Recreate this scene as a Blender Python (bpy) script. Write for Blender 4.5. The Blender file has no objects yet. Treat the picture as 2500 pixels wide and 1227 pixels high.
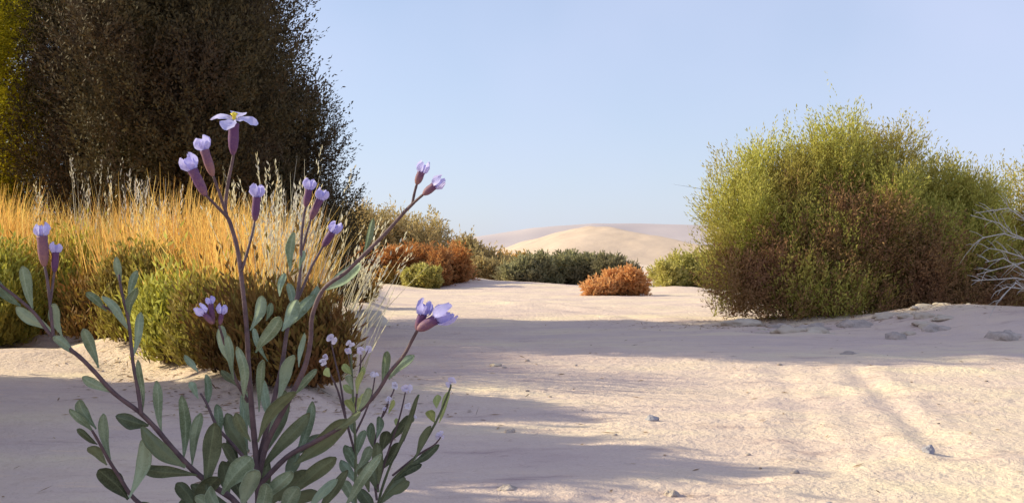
import bpy, math, random
import numpy as np
from mathutils import Vector, noise as mnoise

random.seed(7)
rng = np.random.default_rng(7)
R = math.radians
SC = bpy.context.scene
COL = SC.collection

# ------------------------------------------------------------------ camera
CAM_H = 0.5
F = 2681.0            # focal length in photo pixels (photo 2500 wide)
HY = 640.0            # photo row of the horizon
cd = bpy.data.cameras.new('camera')
cam = bpy.data.objects.new('camera', cd)
COL.objects.link(cam)
cam.location = (0, 0, CAM_H)
cam.rotation_euler = (R(90), 0, 0)
cd.sensor_width = 36.0
cd.lens = 36.0 * F / 2500.0
cd.shift_y = (HY - 613.5) / 2500.0
cd.clip_start = 0.05
cd.clip_end = 6000
SC.camera = cam

# ------------------------------------------------------------------ light
SUN_EL = R(26)
SUN_DIR = Vector((-1.0, 0.20, 0)).normalized() * math.cos(SUN_EL) + Vector((0, 0, math.sin(SUN_EL)))
ld = bpy.data.lights.new('sun', 'SUN')
ld.energy = 4.8
ld.angle = R(0.6)
ld.color = (1.0, 0.91, 0.60)
sun = bpy.data.objects.new('sun', ld)
COL.objects.link(sun)
sun.rotation_euler = (-SUN_DIR).to_track_quat('-Z', 'Y').to_euler()
sun.location = (-20, 6, 12)

W = bpy.data.worlds.new('World')
SC.world = W
W.use_nodes = True
wn, wl = W.node_tree.nodes, W.node_tree.links
wn.clear()
sky = wn.new('ShaderNodeTexSky')
sky.sky_type = 'NISHITA'
sky.sun_disc = False
sky.sun_elevation = SUN_EL
sky.sun_rotation = math.atan2(SUN_DIR.x, SUN_DIR.y)
sky.altitude = 300
sky.air_density = 1.0
sky.dust_density = 1.2
sky.ozone_density = 2.0
bg = wn.new('ShaderNodeBackground')
bg.inputs['Strength'].default_value = 0.117
wo = wn.new('ShaderNodeOutputWorld')
# a thin even veil of high haze over the clear sky
geo = wn.new('ShaderNodeTexCoord')
nz = wn.new('ShaderNodeTexNoise')
nz.inputs['Scale'].default_value = 3.2
nz.inputs['Detail'].default_value = 3
nz.inputs['Roughness'].default_value = 0.55
mp = wn.new('ShaderNodeMapRange')
mp.inputs['From Min'].default_value = 0.3
mp.inputs['From Max'].default_value = 0.75
mp.inputs['To Min'].default_value = 0.40
mp.inputs['To Max'].default_value = 0.78
mx = wn.new('ShaderNodeMix')
mx.data_type = 'RGBA'
mx.inputs['B'].default_value = (4.05, 4.42, 5.95, 1)
wl.new(geo.outputs['Generated'], nz.inputs['Vector'])
wl.new(nz.outputs['Fac'], mp.inputs['Value'])
wl.new(mp.outputs['Result'], mx.inputs['Factor'])
wl.new(sky.outputs['Color'], mx.inputs['A'])
wl.new(mx.outputs['Result'], bg.inputs['Color'])
wl.new(bg.outputs['Background'], wo.inputs['Surface'])

SC.view_settings.view_transform = 'Standard'
SC.view_settings.look = 'None'
SC.view_settings.gamma = 1.0
SC.view_settings.exposure = 0.55
SC.render.engine = 'CYCLES'
SC.cycles.max_bounces = 6
SC.cycles.diffuse_bounces = 3
SC.cycles.transparent_max_bounces = 4

# ------------------------------------------------------------------ small maths
def at(px, py, Y):
    """the point seen at photo pixel (px, py) that lies Y metres in front of the camera"""
    return Vector(((px - 1250.0) / F * Y, Y, CAM_H - (py - HY) / F * Y))

def gnd(px, py):
    """ground point (flat ground) under photo pixel"""
    Y = CAM_H * F / (py - HY)
    return ((px - 1250.0) / F * Y, Y)

# left bank edge, in ground metres
EDGE_PX = [(-2200, 858), (-700, 858), (0, 862), (160, 860), (280, 890), (420, 915), (600, 962), (755, 1003), (815, 925), (822, 800), (925, 752), (930, 712), (860, 700)]
EDGE = np.array([gnd(*p) for p in EDGE_PX])
EDGE = np.vstack([EDGE, [(-12, 34)], [(-60, 34)]])
POLY = np.vstack([EDGE, [(-60, EDGE[0, 1])]])

def seg_dist(P):
    d = np.full(len(P), 1e9)
    for a, b in zip(EDGE[:-1], EDGE[1:]):
        ab = b - a
        t = np.clip(((P - a) @ ab) / (ab @ ab), 0, 1)
        d = np.minimum(d, np.hypot(*(P - (a + t[:, None] * ab)).T))
    return d

def inside(P):
    c = np.zeros(len(P), bool)
    n = len(POLY)
    for i in range(n):
        a, b = POLY[i], POLY[(i + 1) % n]
        cond = (a[1] > P[:, 1]) != (b[1] > P[:, 1])
        xs = (b[0] - a[0]) * (P[:, 1] - a[1]) / (b[1] - a[1] + 1e-12) + a[0]
        c ^= cond & (P[:, 0] < xs)
    return c

MOUNDS = [  # x, y, rx, ry, height: sand heaps and the right hand bank
    (*gnd(2480, 815), 0.75, 0.7, 0.17), (*gnd(2250, 800), 0.7, 0.5, 0.09), (*gnd(1990, 790), 0.5, 0.4, 0.05),
    (*gnd(1660, 712), 0.7, 1.2, 0.10), (*gnd(1120, 698), 0.55, 1.0, 0.18), (*gnd(940, 705), 0.6, 0.8, 0.10),
    (*gnd(1240, 700), 1.3, 1.5, 0.10), (*gnd(1800, 740), 0.6, 1.0, 0.05), (*gnd(60, 885), 0.9, 0.35, 0.05),
]

RUTS = [(np.array(gnd(2080, 895)), np.array(gnd(2330, 1110)), .06, .022), (np.array(gnd(1900, 890)), np.array(gnd(2060, 1180)), .06, .012),
        (np.array(gnd(1500, 900)), np.array(gnd(2480, 960)), .08, .012), (np.array(gnd(1250, 735)), np.array(gnd(2480, 905)), .12, .018), (np.array(gnd(1100, 722)), np.array(gnd(1700, 765)), .2, .02)]

def snoise(x, y, s, seed):
    """cheap smooth value noise on arrays"""
    xs, ys = x * s + seed * 17.3, y * s - seed * 9.1
    xi, yi = np.floor(xs), np.floor(ys)
    fx, fy = xs - xi, ys - yi
    fx, fy = fx * fx * (3 - 2 * fx), fy * fy * (3 - 2 * fy)
    def h(a, b):
        v = np.sin(a * 127.1 + b * 311.7 + seed * 74.7) * 43758.5453
        return v - np.floor(v)
    return (h(xi, yi) * (1 - fx) + h(xi + 1, yi) * fx) * (1 - fy) + (h(xi, yi + 1) * (1 - fx) + h(xi + 1, yi + 1) * fx) * fy

def height(x, y):
    x = np.atleast_1d(np.asarray(x, float)); y = np.atleast_1d(np.asarray(y, float))
    P = np.stack([x, y], 1)
    near = np.clip(1.2 - np.hypot(x, y) / 60, 0.15, 1)
    z = (snoise(x, y, 0.45, 1) - .5) * .05 * near + (snoise(x, y, 1.7, 2) - .5) * .022 * near
    z += (snoise(x, y, 5.5, 3) - .5) * .012 * near + (snoise(x, y, 14, 4) - .5) * .005 * near
    for a_, b_, w_, d_ in RUTS:
        ab = b_ - a_
        t = np.clip(((P - a_) @ ab) / (ab @ ab), 0, 1)
        d = np.hypot(*(P - (a_ + t[:, None] * ab)).T) + (snoise(x, y, 4, 9) - .5) * .10
        z += -d_ * np.exp(-(d / w_) ** 2) * .35 * np.minimum(1, 6 * t * (1 - t) + .1) * (.3 + snoise(x, y, 6, 12)) + d_ * .5 * np.exp(-((d - w_ * 1.8) / w_) ** 2) * (t > 0) * (t < 1)
    sd = seg_dist(P) * np.where(inside(P), 1, -1)
    wob = (snoise(x, y, 3.0, 5) - .5) * .10
    t = np.clip((sd + wob + .14) / .26, 0, 1)
    z += .07 * t * t * (3 - 2 * t)
    for mx_, my_, rx, ry, h in MOUNDS:
        z += h * np.exp(-(((x - mx_) / rx) ** 2 + ((y - my_) / ry) ** 2))
    return z

def gz(x, y):
    return float(height(x, y)[0])

# ------------------------------------------------------------------ materials
def rgb(r, g, b):
    return tuple(((c / 255) / 12.92 if c / 255 <= .04045 else ((c / 255 + .055) / 1.055) ** 2.4) for c in (r, g, b)) + (1,)

def new_mat(name):
    m = bpy.data.materials.new(name)
    m.use_nodes = True
    nt = m.node_tree
    nt.nodes.clear()
    out = nt.nodes.new('ShaderNodeOutputMaterial')
    return m, nt, out

def ramp(nt, stops):
    n = nt.nodes.new('ShaderNodeValToRGB')
    e = n.color_ramp.elements
    while len(e) > 1:
        e.remove(e[-1])
    e[0].position, e[0].color = stops[0]
    for p, c in stops[1:]:
        x = e.new(p); x.color = c
    return n

GAIN = 1.45
def foliage_mat(name, cols, clump, trans=.35, scale=3.0, rough=.7, spec=.15):
    """each leaf its own colour out of cols; patches of the plant lean towards the clump colour"""
    m, nt, out = new_mat(name)
    N, L = nt.nodes, nt.links
    cols = [tuple(min(.85, x * GAIN) for x in c[:3]) + (1,) for c in cols]
    clump = tuple(min(.85, x * GAIN) for x in clump[:3]) + (1,)
    g = N.new('ShaderNodeNewGeometry')
    rp = ramp(nt, [(i / max(1, len(cols) - 1), c) for i, c in enumerate(cols)])
    L.new(g.outputs['Random Per Island'], rp.inputs['Fac'])
    tc = N.new('ShaderNodeTexCoord')
    nz = N.new('ShaderNodeTexNoise')
    nz.inputs['Scale'].default_value = scale
    nz.inputs['Detail'].default_value = 2
    L.new(tc.outputs['Object'], nz.inputs['Vector'])
    mr = N.new('ShaderNodeMapRange')
    mr.inputs['From Min'].default_value = .45
    mr.inputs['From Max'].default_value = .65
    mr.inputs['To Max'].default_value = .8
    L.new(nz.outputs['Fac'], mr.inputs['Value'])
    mx = N.new('ShaderNodeMix'); mx.data_type = 'RGBA'
    L.new(mr.outputs['Result'], mx.inputs['Factor'])
    L.new(rp.outputs['Color'], mx.inputs['A'])
    mx.inputs['B'].default_value = clump
    p = N.new('ShaderNodeBsdfPrincipled')
    p.inputs['Roughness'].default_value = rough
    p.inputs['Specular IOR Level'].default_value = spec
    L.new(mx.outputs['Result'], p.inputs['Base Color'])
    t = N.new('ShaderNodeBsdfTranslucent')
    L.new(mx.outputs['Result'], t.inputs['Color'])
    ms = N.new('ShaderNodeMixShader')
    ms.inputs['Fac'].default_value = trans
    L.new(p.outputs['BSDF'], ms.inputs[1]); L.new(t.outputs['BSDF'], ms.inputs[2])
    L.new(ms.outputs['Shader'], out.inputs['Surface'])
    return m

def rough_mat(name, c1, c2, scale=8, bump=.3, rough=.85, detail=5, c3=None, dist=.02):
    m, nt, out = new_mat(name)
    N, L = nt.nodes, nt.links
    tc = N.new('ShaderNodeTexCoord')
    nz = N.new('ShaderNodeTexNoise')
    nz.inputs['Scale'].default_value = scale
    nz.inputs['Detail'].default_value = detail
    L.new(tc.outputs['Object'], nz.inputs['Vector'])
    st = [(.3, c1), (.7, c2)] if c3 is None else [(.28, c1), (.5, c2), (.72, c3)]
    rp = ramp(nt, st)
    L.new(nz.outputs['Fac'], rp.inputs['Fac'])
    p = N.new('ShaderNodeBsdfPrincipled')
    p.inputs['Roughness'].default_value = rough
    p.inputs['Specular IOR Level'].default_value = .2
    L.new(rp.outputs['Color'], p.inputs['Base Color'])
    b = N.new('ShaderNodeBump')
    b.inputs['Strength'].default_value = bump
    b.inputs['Distance'].default_value = dist
    n2 = N.new('ShaderNodeTexNoise')
    n2.inputs['Scale'].default_value = scale * 4
    n2.inputs['Detail'].default_value = 4
    L.new(tc.outputs['Object'], n2.inputs['Vector'])
    L.new(n2.outputs['Fac'], b.inputs['Height'])
    L.new(b.outputs['Normal'], p.inputs['Normal'])
    L.new(p.outputs['BSDF'], out.inputs['Surface'])
    return m

def leafy_mat(name, light, dark, trans=.2, scale=30):
    """single broad leaves: mottled, each leaf a little different"""
    m, nt, out = new_mat(name)
    N, L = nt.nodes, nt.links
    oi = N.new('ShaderNodeObjectInfo')
    g = N.new('ShaderNodeNewGeometry')
    tc = N.new('ShaderNodeTexCoord')
    nz = N.new('ShaderNodeTexNoise')
    nz.inputs['Scale'].default_value = scale
    nz.inputs['Detail'].default_value = 5
    nz.inputs['Roughness'].default_value = .65
    L.new(tc.outputs['Object'], nz.inputs['Vector'])
    a = N.new('ShaderNodeMath'); a.operation = 'MULTIPLY_ADD'
    L.new(oi.outputs['Random'], a.inputs[0]); a.inputs[1].default_value = .5
    L.new(nz.outputs['Fac'], a.inputs[2])
    mr = N.new('ShaderNodeMapRange')
    mr.inputs['From Min'].default_value = .4; mr.inputs['From Max'].default_value = 1.05
    L.new(a.outputs[0], mr.inputs['Value'])
    n3 = N.new('ShaderNodeTexNoise'); n3.inputs['Scale'].default_value = scale * 12; n3.inputs['Detail'].default_value = 3
    L.new(tc.outputs['Object'], n3.inputs['Vector'])
    at_ = N.new('ShaderNodeAttribute'); at_.attribute_name = 'tone'
    s1 = N.new('ShaderNodeMath'); s1.operation = 'MULTIPLY_ADD'
    L.new(n3.outputs['Fac'], s1.inputs[0]); s1.inputs[1].default_value = .9; s1.inputs[2].default_value = -.45
    s2 = N.new('ShaderNodeMath'); s2.operation = 'MULTIPLY_ADD'
    L.new(at_.outputs['Fac'], s2.inputs[0]); s2.inputs[1].default_value = .55
    L.new(mr.outputs['Result'], s2.inputs[2])
    s3 = N.new('ShaderNodeMath'); s3.operation = 'ADD'; s3.use_clamp = True
    L.new(s1.outputs[0], s3.inputs[0]); L.new(s2.outputs[0], s3.inputs[1])
    rp = ramp(nt, [(0, dark), (1, light)])
    L.new(s3.outputs[0], rp.inputs['Fac'])
    p = N.new('ShaderNodeBsdfPrincipled')
    p.inputs['Roughness'].default_value = .6
    p.inputs['Specular IOR Level'].default_value = .25
    L.new(rp.outputs['Color'], p.inputs['Base Color'])
    b = N.new('ShaderNodeBump'); b.inputs['Strength'].default_value = .25; b.inputs['Distance'].default_value = .003
    L.new(nz.outputs['Fac'], b.inputs['Height']); L.new(b.outputs['Normal'], p.inputs['Normal'])
    t = N.new('ShaderNodeBsdfTranslucent')
    L.new(rp.outputs['Color'], t.inputs['Color'])
    ms = N.new('ShaderNodeMixShader'); ms.inputs['Fac'].default_value = trans
    L.new(p.outputs['BSDF'], ms.inputs[1]); L.new(t.outputs['BSDF'], ms.inputs[2])
    L.new(ms.outputs['Shader'], out.inputs['Surface'])
    return m

def sand_mat():
    m, nt, out = new_mat('wash_sand')
    N, L = nt.nodes, nt.links
    tc = N.new('ShaderNodeTexCoord')
    def nz(scale, det, ro=.55, stretch=None):
        n = N.new('ShaderNodeTexNoise')
        n.inputs['Scale'].default_value = scale
        n.inputs['Detail'].default_value = det
        n.inputs['Roughness'].default_value = ro
        if stretch:
            mp = N.new('ShaderNodeMapping')
            mp.inputs['Scale'].default_value = stretch
            mp.inputs['Rotation'].default_value = (0, 0, R(-12))
            L.new(tc.outputs['Object'], mp.inputs['Vector'])
            L.new(mp.outputs['Vector'], n.inputs['Vector'])
        else:
            L.new(tc.outputs['Object'], n.inputs['Vector'])
        return n
    big = nz(1.1, 5, .62, (.55, 1.2, 1))
    r1 = ramp(nt, [(.30, (.55, .42, .39, 1)), (.42, (.63, .49, .43, 1)), (.52, (.68, .53, .44, 1)), (.66, (.75, .61, .445, 1))])
    L.new(big.outputs['Fac'], r1.inputs['Fac'])
    mid = nz(7.5, 6, .65, (.45, 1.4, 1))
    r2 = ramp(nt, [(.30, (.70, .66, .70, 1)), (.40, (.95, .93, .93, 1)), (.47, (1, 1, 1, 1)), (.60, (1.0, 1.0, 1.0, 1)), (.70, (1.12, 1.09, .98, 1))])
    L.new(mid.outputs['Fac'], r2.inputs['Fac'])
    mx = N.new('ShaderNodeMix'); mx.data_type = 'RGBA'; mx.blend_type = 'MULTIPLY'
    mx.inputs['Factor'].default_value = .85
    L.new(r1.outputs['Color'], mx.inputs['A']); L.new(r2.outputs['Color'], mx.inputs['B'])
    grit = nz(120, 3, .7)
    r3 = ramp(nt, [(.3, (.72, .70, .70, 1)), (.42, (1, 1, 1, 1))])
    L.new(grit.outputs['Fac'], r3.inputs['Fac'])
    m2 = N.new('ShaderNodeMix'); m2.data_type = 'RGBA'; m2.blend_type = 'MULTIPLY'
    m2.inputs['Factor'].default_value = .7
    L.new(mx.outputs['Result'], m2.inputs['A']); L.new(r3.outputs['Color'], m2.inputs['B'])
    p = N.new('ShaderNodeBsdfPrincipled')
    p.inputs['Roughness'].default_value = .95
    p.inputs['Specular IOR Level'].default_value = .1
    L.new(m2.outputs['Result'], p.inputs['Base Color'])
    h1 = nz(26, 6, .6)
    b = N.new('ShaderNodeBump'); b.inputs['Strength'].default_value = .7; b.inputs['Distance'].default_value = .025
    L.new(h1.outputs['Fac'], b.inputs['Height'])
    b2 = N.new('ShaderNodeBump'); b2.inputs['Strength'].default_value = .5; b2.inputs['Distance'].default_value = .006
    L.new(grit.outputs['Fac'], b2.inputs['Height']); L.new(b.outputs['Normal'], b2.inputs['Normal'])
    L.new(b2.outputs['Normal'], p.inputs['Normal'])
    L.new(p.outputs['BSDF'], out.inputs['Surface'])
    return m

# ------------------------------------------------------------------ mesh helpers
def make_mesh(name, verts, faces, smooth=False, tone=None):
    """verts (n,3); faces: list of (m,k) int arrays"""
    me = bpy.data.meshes.new(name)
    verts = np.asarray(verts, np.float32)
    faces = [np.asarray(f, np.int32) for f in faces if len(f)]
    me.vertices.add(len(verts))
    me.vertices.foreach_set('co', verts.ravel())
    nl = sum(f.size for f in faces); nf = sum(len(f) for f in faces)
    me.loops.add(nl); me.polygons.add(nf)
    me.loops.foreach_set('vertex_index', np.concatenate([f.ravel() for f in faces]))
    tot = np.concatenate([np.full(len(f), f.shape[1], np.int32) for f in faces])
    st = np.concatenate([[0], np.cumsum(tot)[:-1]]).astype(np.int32)
    me.polygons.foreach_set('loop_start', st)
    me.polygons.foreach_set('loop_total', tot)
    if smooth:
        me.polygons.foreach_set('use_smooth', np.ones(nf, bool))
    me.update(calc_edges=True)
    me.validate()
    if tone is not None:
        at_ = me.attributes.new('tone', 'FLOAT', 'POINT')
        at_.data.foreach_set('value', np.asarray(tone, np.float32))
    return me

class MB:
    """collects faces"""
    def __init__(self):
        self.v, self.f, self.n = [], {}, 0
    def add(self, v, f):
        v = np.asarray(v, float); f = np.asarray(f, int)
        self.f.setdefault(f.shape[1], []).append(f + self.n)
        self.v.append(v); self.n += len(v)
    def tube(self, pts, rads, sides=6, cap=True):
        pts = [Vector(p) for p in pts]
        n = len(pts)
        ring = []
        up = Vector((0.3, 0.9, 0.2)).normalized()
        for i in range(n):
            t = (pts[min(i + 1, n - 1)] - pts[max(i - 1, 0)]).normalized()
            a = t.cross(up)
            if a.length < 1e-4:
                a = t.cross(Vector((1, 0, 0)))
            a.normalize(); b = t.cross(a)
            for k in range(sides):
                th = 2 * math.pi * k / sides
                ring.append(pts[i] + (a * math.cos(th) + b * math.sin(th)) * rads[i])
        v = np.array([tuple(p) for p in ring])
        q = []
        for i in range(n - 1):
            for k in range(sides):
                k2 = (k + 1) % sides
                q.append((i * sides + k, i * sides + k2, (i + 1) * sides + k2, (i + 1) * sides + k))
        base = self.n
        self.add(v, q)
        if cap:
            self.f.setdefault(sides, []).append(np.array([[base + (n - 1) * sides + k for k in range(sides)]]))
    def mesh(self, name, smooth=True):
        return make_mesh(name, np.vstack(self.v), [np.vstack(x) for x in self.f.values()], smooth)

def obj(name, me, mat, parent=None, loc=None):
    o = bpy.data.objects.new(name, me)
    COL.objects.link(o)
    if mat and me is not None:
        me.materials.clear(); me.materials.append(mat)
    if parent is not None:
        o.parent = parent
    if loc is not None:
        o.location = loc
    return o

def tag(o, label, cat, group=None, kind=None):
    if label: o['label'] = label
    if cat: o['category'] = cat
    if group: o['group'] = group
    if kind: o['kind'] = kind
    return o

def thing(name, label, cat, loc, group=None):
    o = bpy.data.objects.new(name, None)
    COL.objects.link(o)
    o.location = loc
    o.empty_display_size = .1
    return tag(o, label, cat, group)

def nrm(a):
    return a / (np.linalg.norm(a, axis=-1, keepdims=True) + 1e-9)

def leaf_quads(P, D, ln, wd, bend=.15, rg=rng, hexa=True, face=None):
    """one small leaf per row: base P, direction D, length ln, width wd (arrays)"""
    n = len(P)
    D = nrm(D)
    A = nrm(np.cross(D, rg.normal(size=(n, 3)) * (1 if face is None else .45) + (0 if face is None else face)))
    B = np.cross(D, A)
    ln = np.broadcast_to(np.asarray(ln, float), (n,))[:, None]
    wd = np.broadcast_to(np.asarray(wd, float), (n,))[:, None]
    if hexa:
        v = np.stack([P, P + D * ln * .38 + A * wd * .5 + B * ln * bend * .5, P + D * ln * .72 + A * wd * .42 + B * ln * bend * .6,
                      P + D * ln, P + D * ln * .72 - A * wd * .42 + B * ln * bend * .6, P + D * ln * .38 - A * wd * .5 + B * ln * bend * .5], 1)
        i = np.arange(n)[:, None] * 6
        f = np.hstack([i, i + 1, i + 2, i + 3, i + 4, i + 5])
        f = np.vstack([np.hstack([i, i + 1, i + 2, i + 3]), np.hstack([i, i + 3, i + 4, i + 5])])
    else:
        v = np.stack([P, P + D * ln * .5 + A * wd * .5, P + D * ln, P + D * ln * .5 - A * wd * .5], 1)
        i = np.arange(n)[:, None] * 4
        f = np.hstack([i, i + 1, i + 2, i + 3])
    return v.reshape(-1, 3), f

def blades(P, D, ln, wd, droop, segs=4, rg=rng):
    """grass blades or thin sprigs: tapered bent ribbons. P base, D direction, all arrays"""
    n = len(P)
    D = nrm(D)
    A = nrm(np.cross(D, rg.normal(size=(n, 3))))
    side = nrm(np.cross(A, D))
    ln = np.broadcast_to(np.asarray(ln, float), (n,))[:, None]
    wd = np.broadcast_to(np.asarray(wd, float), (n,))[:, None]
    dr = np.broadcast_to(np.asarray(droop, float), (n,))[:, None]
    out_dir = nrm(D * [1, 1, 0] + rg.normal(size=(n, 3)) * [.3, .3, 0])
    vs = []
    for s in range(segs + 1):
        t = s / segs
        c = P + D * ln * t + (out_dir * .7 - np.array([0, 0, .6])) * dr * ln * t * t
        w = wd * (1 - t * .92) * .5
        vs += [c - side * w, c + side * w]
    v = np.stack(vs, 1).reshape(-1, 3)
    i = np.arange(n)[:, None] * (2 * (segs + 1))
    f = np.vstack([np.hstack([i + 2 * s, i + 2 * s + 1, i + 2 * s + 3, i + 2 * s + 2]) for s in range(segs)])
    return v, f

def ball(n, rg=rng):
    return nrm(rg.normal(size=(n, 3)))

def vnoise(P, s, seed):
    x, y, z = P.T
    return (snoise(x + z * .7, y - z * .4, s, seed) + snoise(x - y * .5, z + y * .3, s, seed + 3)) * .5

def plant_root(name, label, cat, x, y, group=None, sink=.02):
    return thing(name, label, cat, (x, y, gz(x, y) - sink), group)

def crown(blobs, leaf, sprays, per, spray_len, up, wide, gap, seed, inner, sub, sub_r, jit=.45, flat_base=True):
    """leaf verts, faces, spray points and spray directions of a crown made of lobes"""
    rg = np.random.default_rng(seed)
    if sub:
        small = []
        for b in blobs:
            n = max(3, int(sub * (b[3] * b[5]) / max(q[3] * q[5] for q in blobs)))
            d = ball(n, rg)
            for q in d:
                k = rg.uniform(.45, .95)
                r = sub_r * rg.uniform(.65, 1.35)
                small.append((b[0] + q[0] * b[3] * k, b[1] + q[1] * b[4] * k, b[2] + q[2] * b[5] * k, r, r, r * rg.uniform(.9, 1.5)))
        blobs = small
    vol = np.array([b[3] * b[4] * b[5] for b in blobs]) ** .67
    share = vol / vol.sum()
    Ps, Ds, Os = [], [], []
    cen = np.array([np.mean([q[0] for q in blobs]), np.mean([q[1] for q in blobs]), np.mean([q[2] for q in blobs]) * .8])
    for b, sh in zip(blobs, share):
        n = max(3, int(sprays * sh * 1.6))
        d = ball(n, rg)
        r = inner + (1 - inner) * rg.random(n) ** .6
        lump = .80 + .45 * vnoise(d * 1.0 + b[0] * 3, 2.6, seed)
        P = d * (r * lump)[:, None] * np.array(b[3:6]) + np.array(b[0:3])
        k = vnoise(P / max(.12, .55 * b[5]), 2.2, seed + 11) > gap
        if flat_base:
            k &= P[:, 2] > .02
        P, d = P[k], d[k]
        D = nrm(d * np.array([1, 1, .8]) * wide * 2 + np.array([0, 0, up]) + rg.normal(size=P.shape) * .22)
        Ps.append(P); Ds.append(D); Os.append(nrm(d + nrm(P - cen) * .9))
    P, D, O = np.vstack(Ps), np.vstack(Ds), np.vstack(Os)
    n = len(P)
    SL = spray_len * rg.uniform(.5, 1.3, n) * np.where(rg.random(n) < .06, 1.7, 1)
    P = P - D * (SL * .45)[:, None]
    P[:, 2] = np.maximum(P[:, 2], .01)
    t = np.tile(np.linspace(.12, 1, per), n)
    idx = np.repeat(np.arange(n), per)
    LP = P[idx] + D[idx] * (SL[idx] * t)[:, None] + rg.normal(size=(n * per, 3)) * spray_len * .035
    LD = D[idx] * .9 + rg.normal(size=(n * per, 3)) * jit
    v, f = leaf_quads(LP, LD, leaf[0] * rg.uniform(.6, 1.3, n * per), leaf[1] * rg.uniform(.7, 1.2, n * per), rg=rg, hexa=False, face=O[idx] * 1.0)
    return v, f, P, D

def bush(name, label, cat, x, y, blobs, leaf, cm, tm, sprays=900, per=9, spray_len=.25, up=.6, wide=.35, twigs=250,
         trunks=5, trunk_r=.025, gap=.36, seed=1, group=None, inner=.55, twig_len=.3, sub=0, sub_r=.25, dead=None, jit=.45):
    """blobs: (dx, dy, z, rx, ry, rz) from the base; a crown of short leafy sprays, the twigs inside it, and the trunks"""
    rg = np.random.default_rng(seed + 500)
    rnd = random.Random(seed)
    root = plant_root(name, label, cat, x, y, group)
    v, f, P, D = crown(blobs, leaf, sprays, per, spray_len, up, wide, gap, seed, inner, sub, sub_r, jit)
    obj('crown', make_mesh(name + '_crown', v, [f]), cm, root)
    if dead:
        dl, dm, ds = dead
        v, f, P2, D2 = crown(dl, leaf, ds, per, spray_len, .8, .4, .40, seed + 7, .25, 12, sub_r * .9, .5)
        obj('dead_growth_shaded', make_mesh(name + '_dead', v, [f]), dm, root)  # dry brown sprays with shade worked into their colour
    mb = MB()
    n = len(P)
    if twigs:
        j = rg.integers(0, n, twigs)
        TP = P[j] * rg.uniform(.35, .95, twigs)[:, None]
        TP[:, 2] = np.maximum(TP[:, 2], .02)
        v, f = blades(TP, D[j] + rg.normal(size=(twigs, 3)) * .35, twig_len * rg.uniform(.6, 1.6, twigs), max(.006, leaf[1] * .35), .05, 3, rg)
        mb.add(v, f)
    for b in blobs:
        for q in range(max(1, trunks // len(blobs))):
            a = rnd.uniform(0, 6.28)
            e = Vector((b[0] + math.cos(a) * b[3] * .55, b[1] + math.sin(a) * b[4] * .55, b[2] + rnd.uniform(-.2, .6) * b[5]))
            st = Vector((rnd.uniform(-.03, .03) + b[0] * .02, rnd.uniform(-.03, .03) + b[1] * .02, -.03))
            pts = []
            for i in range(7):
                u = i / 6
                p = st.lerp(e, u) + Vector((rnd.uniform(-1, 1), rnd.uniform(-1, 1), 0)) * .05 * u * b[3]
                p.z = st.z + (e.z - st.z) * (u ** .85)
                pts.append(p)
            mb.tube(pts, [trunk_r * (1 - .75 * i / 6) for i in range(7)], 6)
    obj('trunk', mb.mesh(name + '_trunk'), tm, root)
    return root

# ------------------------------------------------------------------ ground, hills
def graded(lo, hi, a, c, n):
    u = np.linspace(math.asinh((lo - c) / a), math.asinh((hi - c) / a), n)
    return c + a * np.sinh(u)

SAND = sand_mat()
gx = graded(-900, 900, 1.3, 0.6, 900)
gy = graded(-60, 1500, 1.6, 3.6, 960)
GX, GY = np.meshgrid(gx, gy)
GZ = height(GX.ravel(), GY.ravel())
V = np.stack([GX.ravel(), GY.ravel(), GZ], 1)
nx, ny = len(gx), len(gy)
I = (np.arange(ny - 1)[:, None] * nx + np.arange(nx - 1)[None]).ravel()[:, None]
gm = make_mesh('ground', V, [np.hstack([I, I + 1, I + 1 + nx, I + nx])], True)
tag(obj('ground', gm, SAND), 'pale sandy floor of the dry desert wash', None, kind='structure')

def hill(name, label, pts_px, Y, depth, mat, seed, ridge_shift=0.0):
    """a long rounded ridge: profile (photo px, py) gives the crest; slopes fall to the front and back"""
    xs = np.linspace(pts_px[0][0], pts_px[-1][0], 160)
    ys = np.interp(xs, [p[0] for p in pts_px], [p[1] for p in pts_px])
    X = (xs - 1250) / F * Y
    Z = CAM_H - (ys - HY) / F * Y
    rows = np.linspace(-1, 1, 41)
    V = []
    for r in rows:
        f = np.cos(r * math.pi / 2) ** 1.3
        yy = Y + r * depth + ridge_shift * (1 - abs(r)) * X * .2
        g = snoise(X * 1.0, yy * 1.0, 6.0 / depth, seed) - .5
        z = Z * f * (1 + .32 * g * (abs(r) ** .6)) - .4 * (1 - f)
        V.append(np.stack([X, np.broadcast_to(yy, X.shape), z], 1))
    V = np.vstack(V)
    n = len(xs)
    I = (np.arange(len(rows) - 1)[:, None] * n + np.arange(n - 1)[None]).ravel()[:, None]
    return tag(obj(name, make_mesh(name, V, [np.hstack([I, I + 1, I + 1 + n, I + n])], True), mat), label, None, kind='structure')

HILL_TAN = rough_mat('dune_tan', (.51, .385, .30, 1), (.60, .455, .355, 1), .08, .4, .95, dist=.5)
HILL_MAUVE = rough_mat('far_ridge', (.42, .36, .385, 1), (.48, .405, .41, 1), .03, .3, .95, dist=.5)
hill('far_hill', 'long mauve ridge on the horizon', [(600, 640), (1000, 600), (1200, 572), (1300, 556), (1450, 546), (1560, 548), (1700, 549), (2100, 555), (2600, 580), (3200, 640)], 420, 90, HILL_MAUVE, 3)

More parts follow.
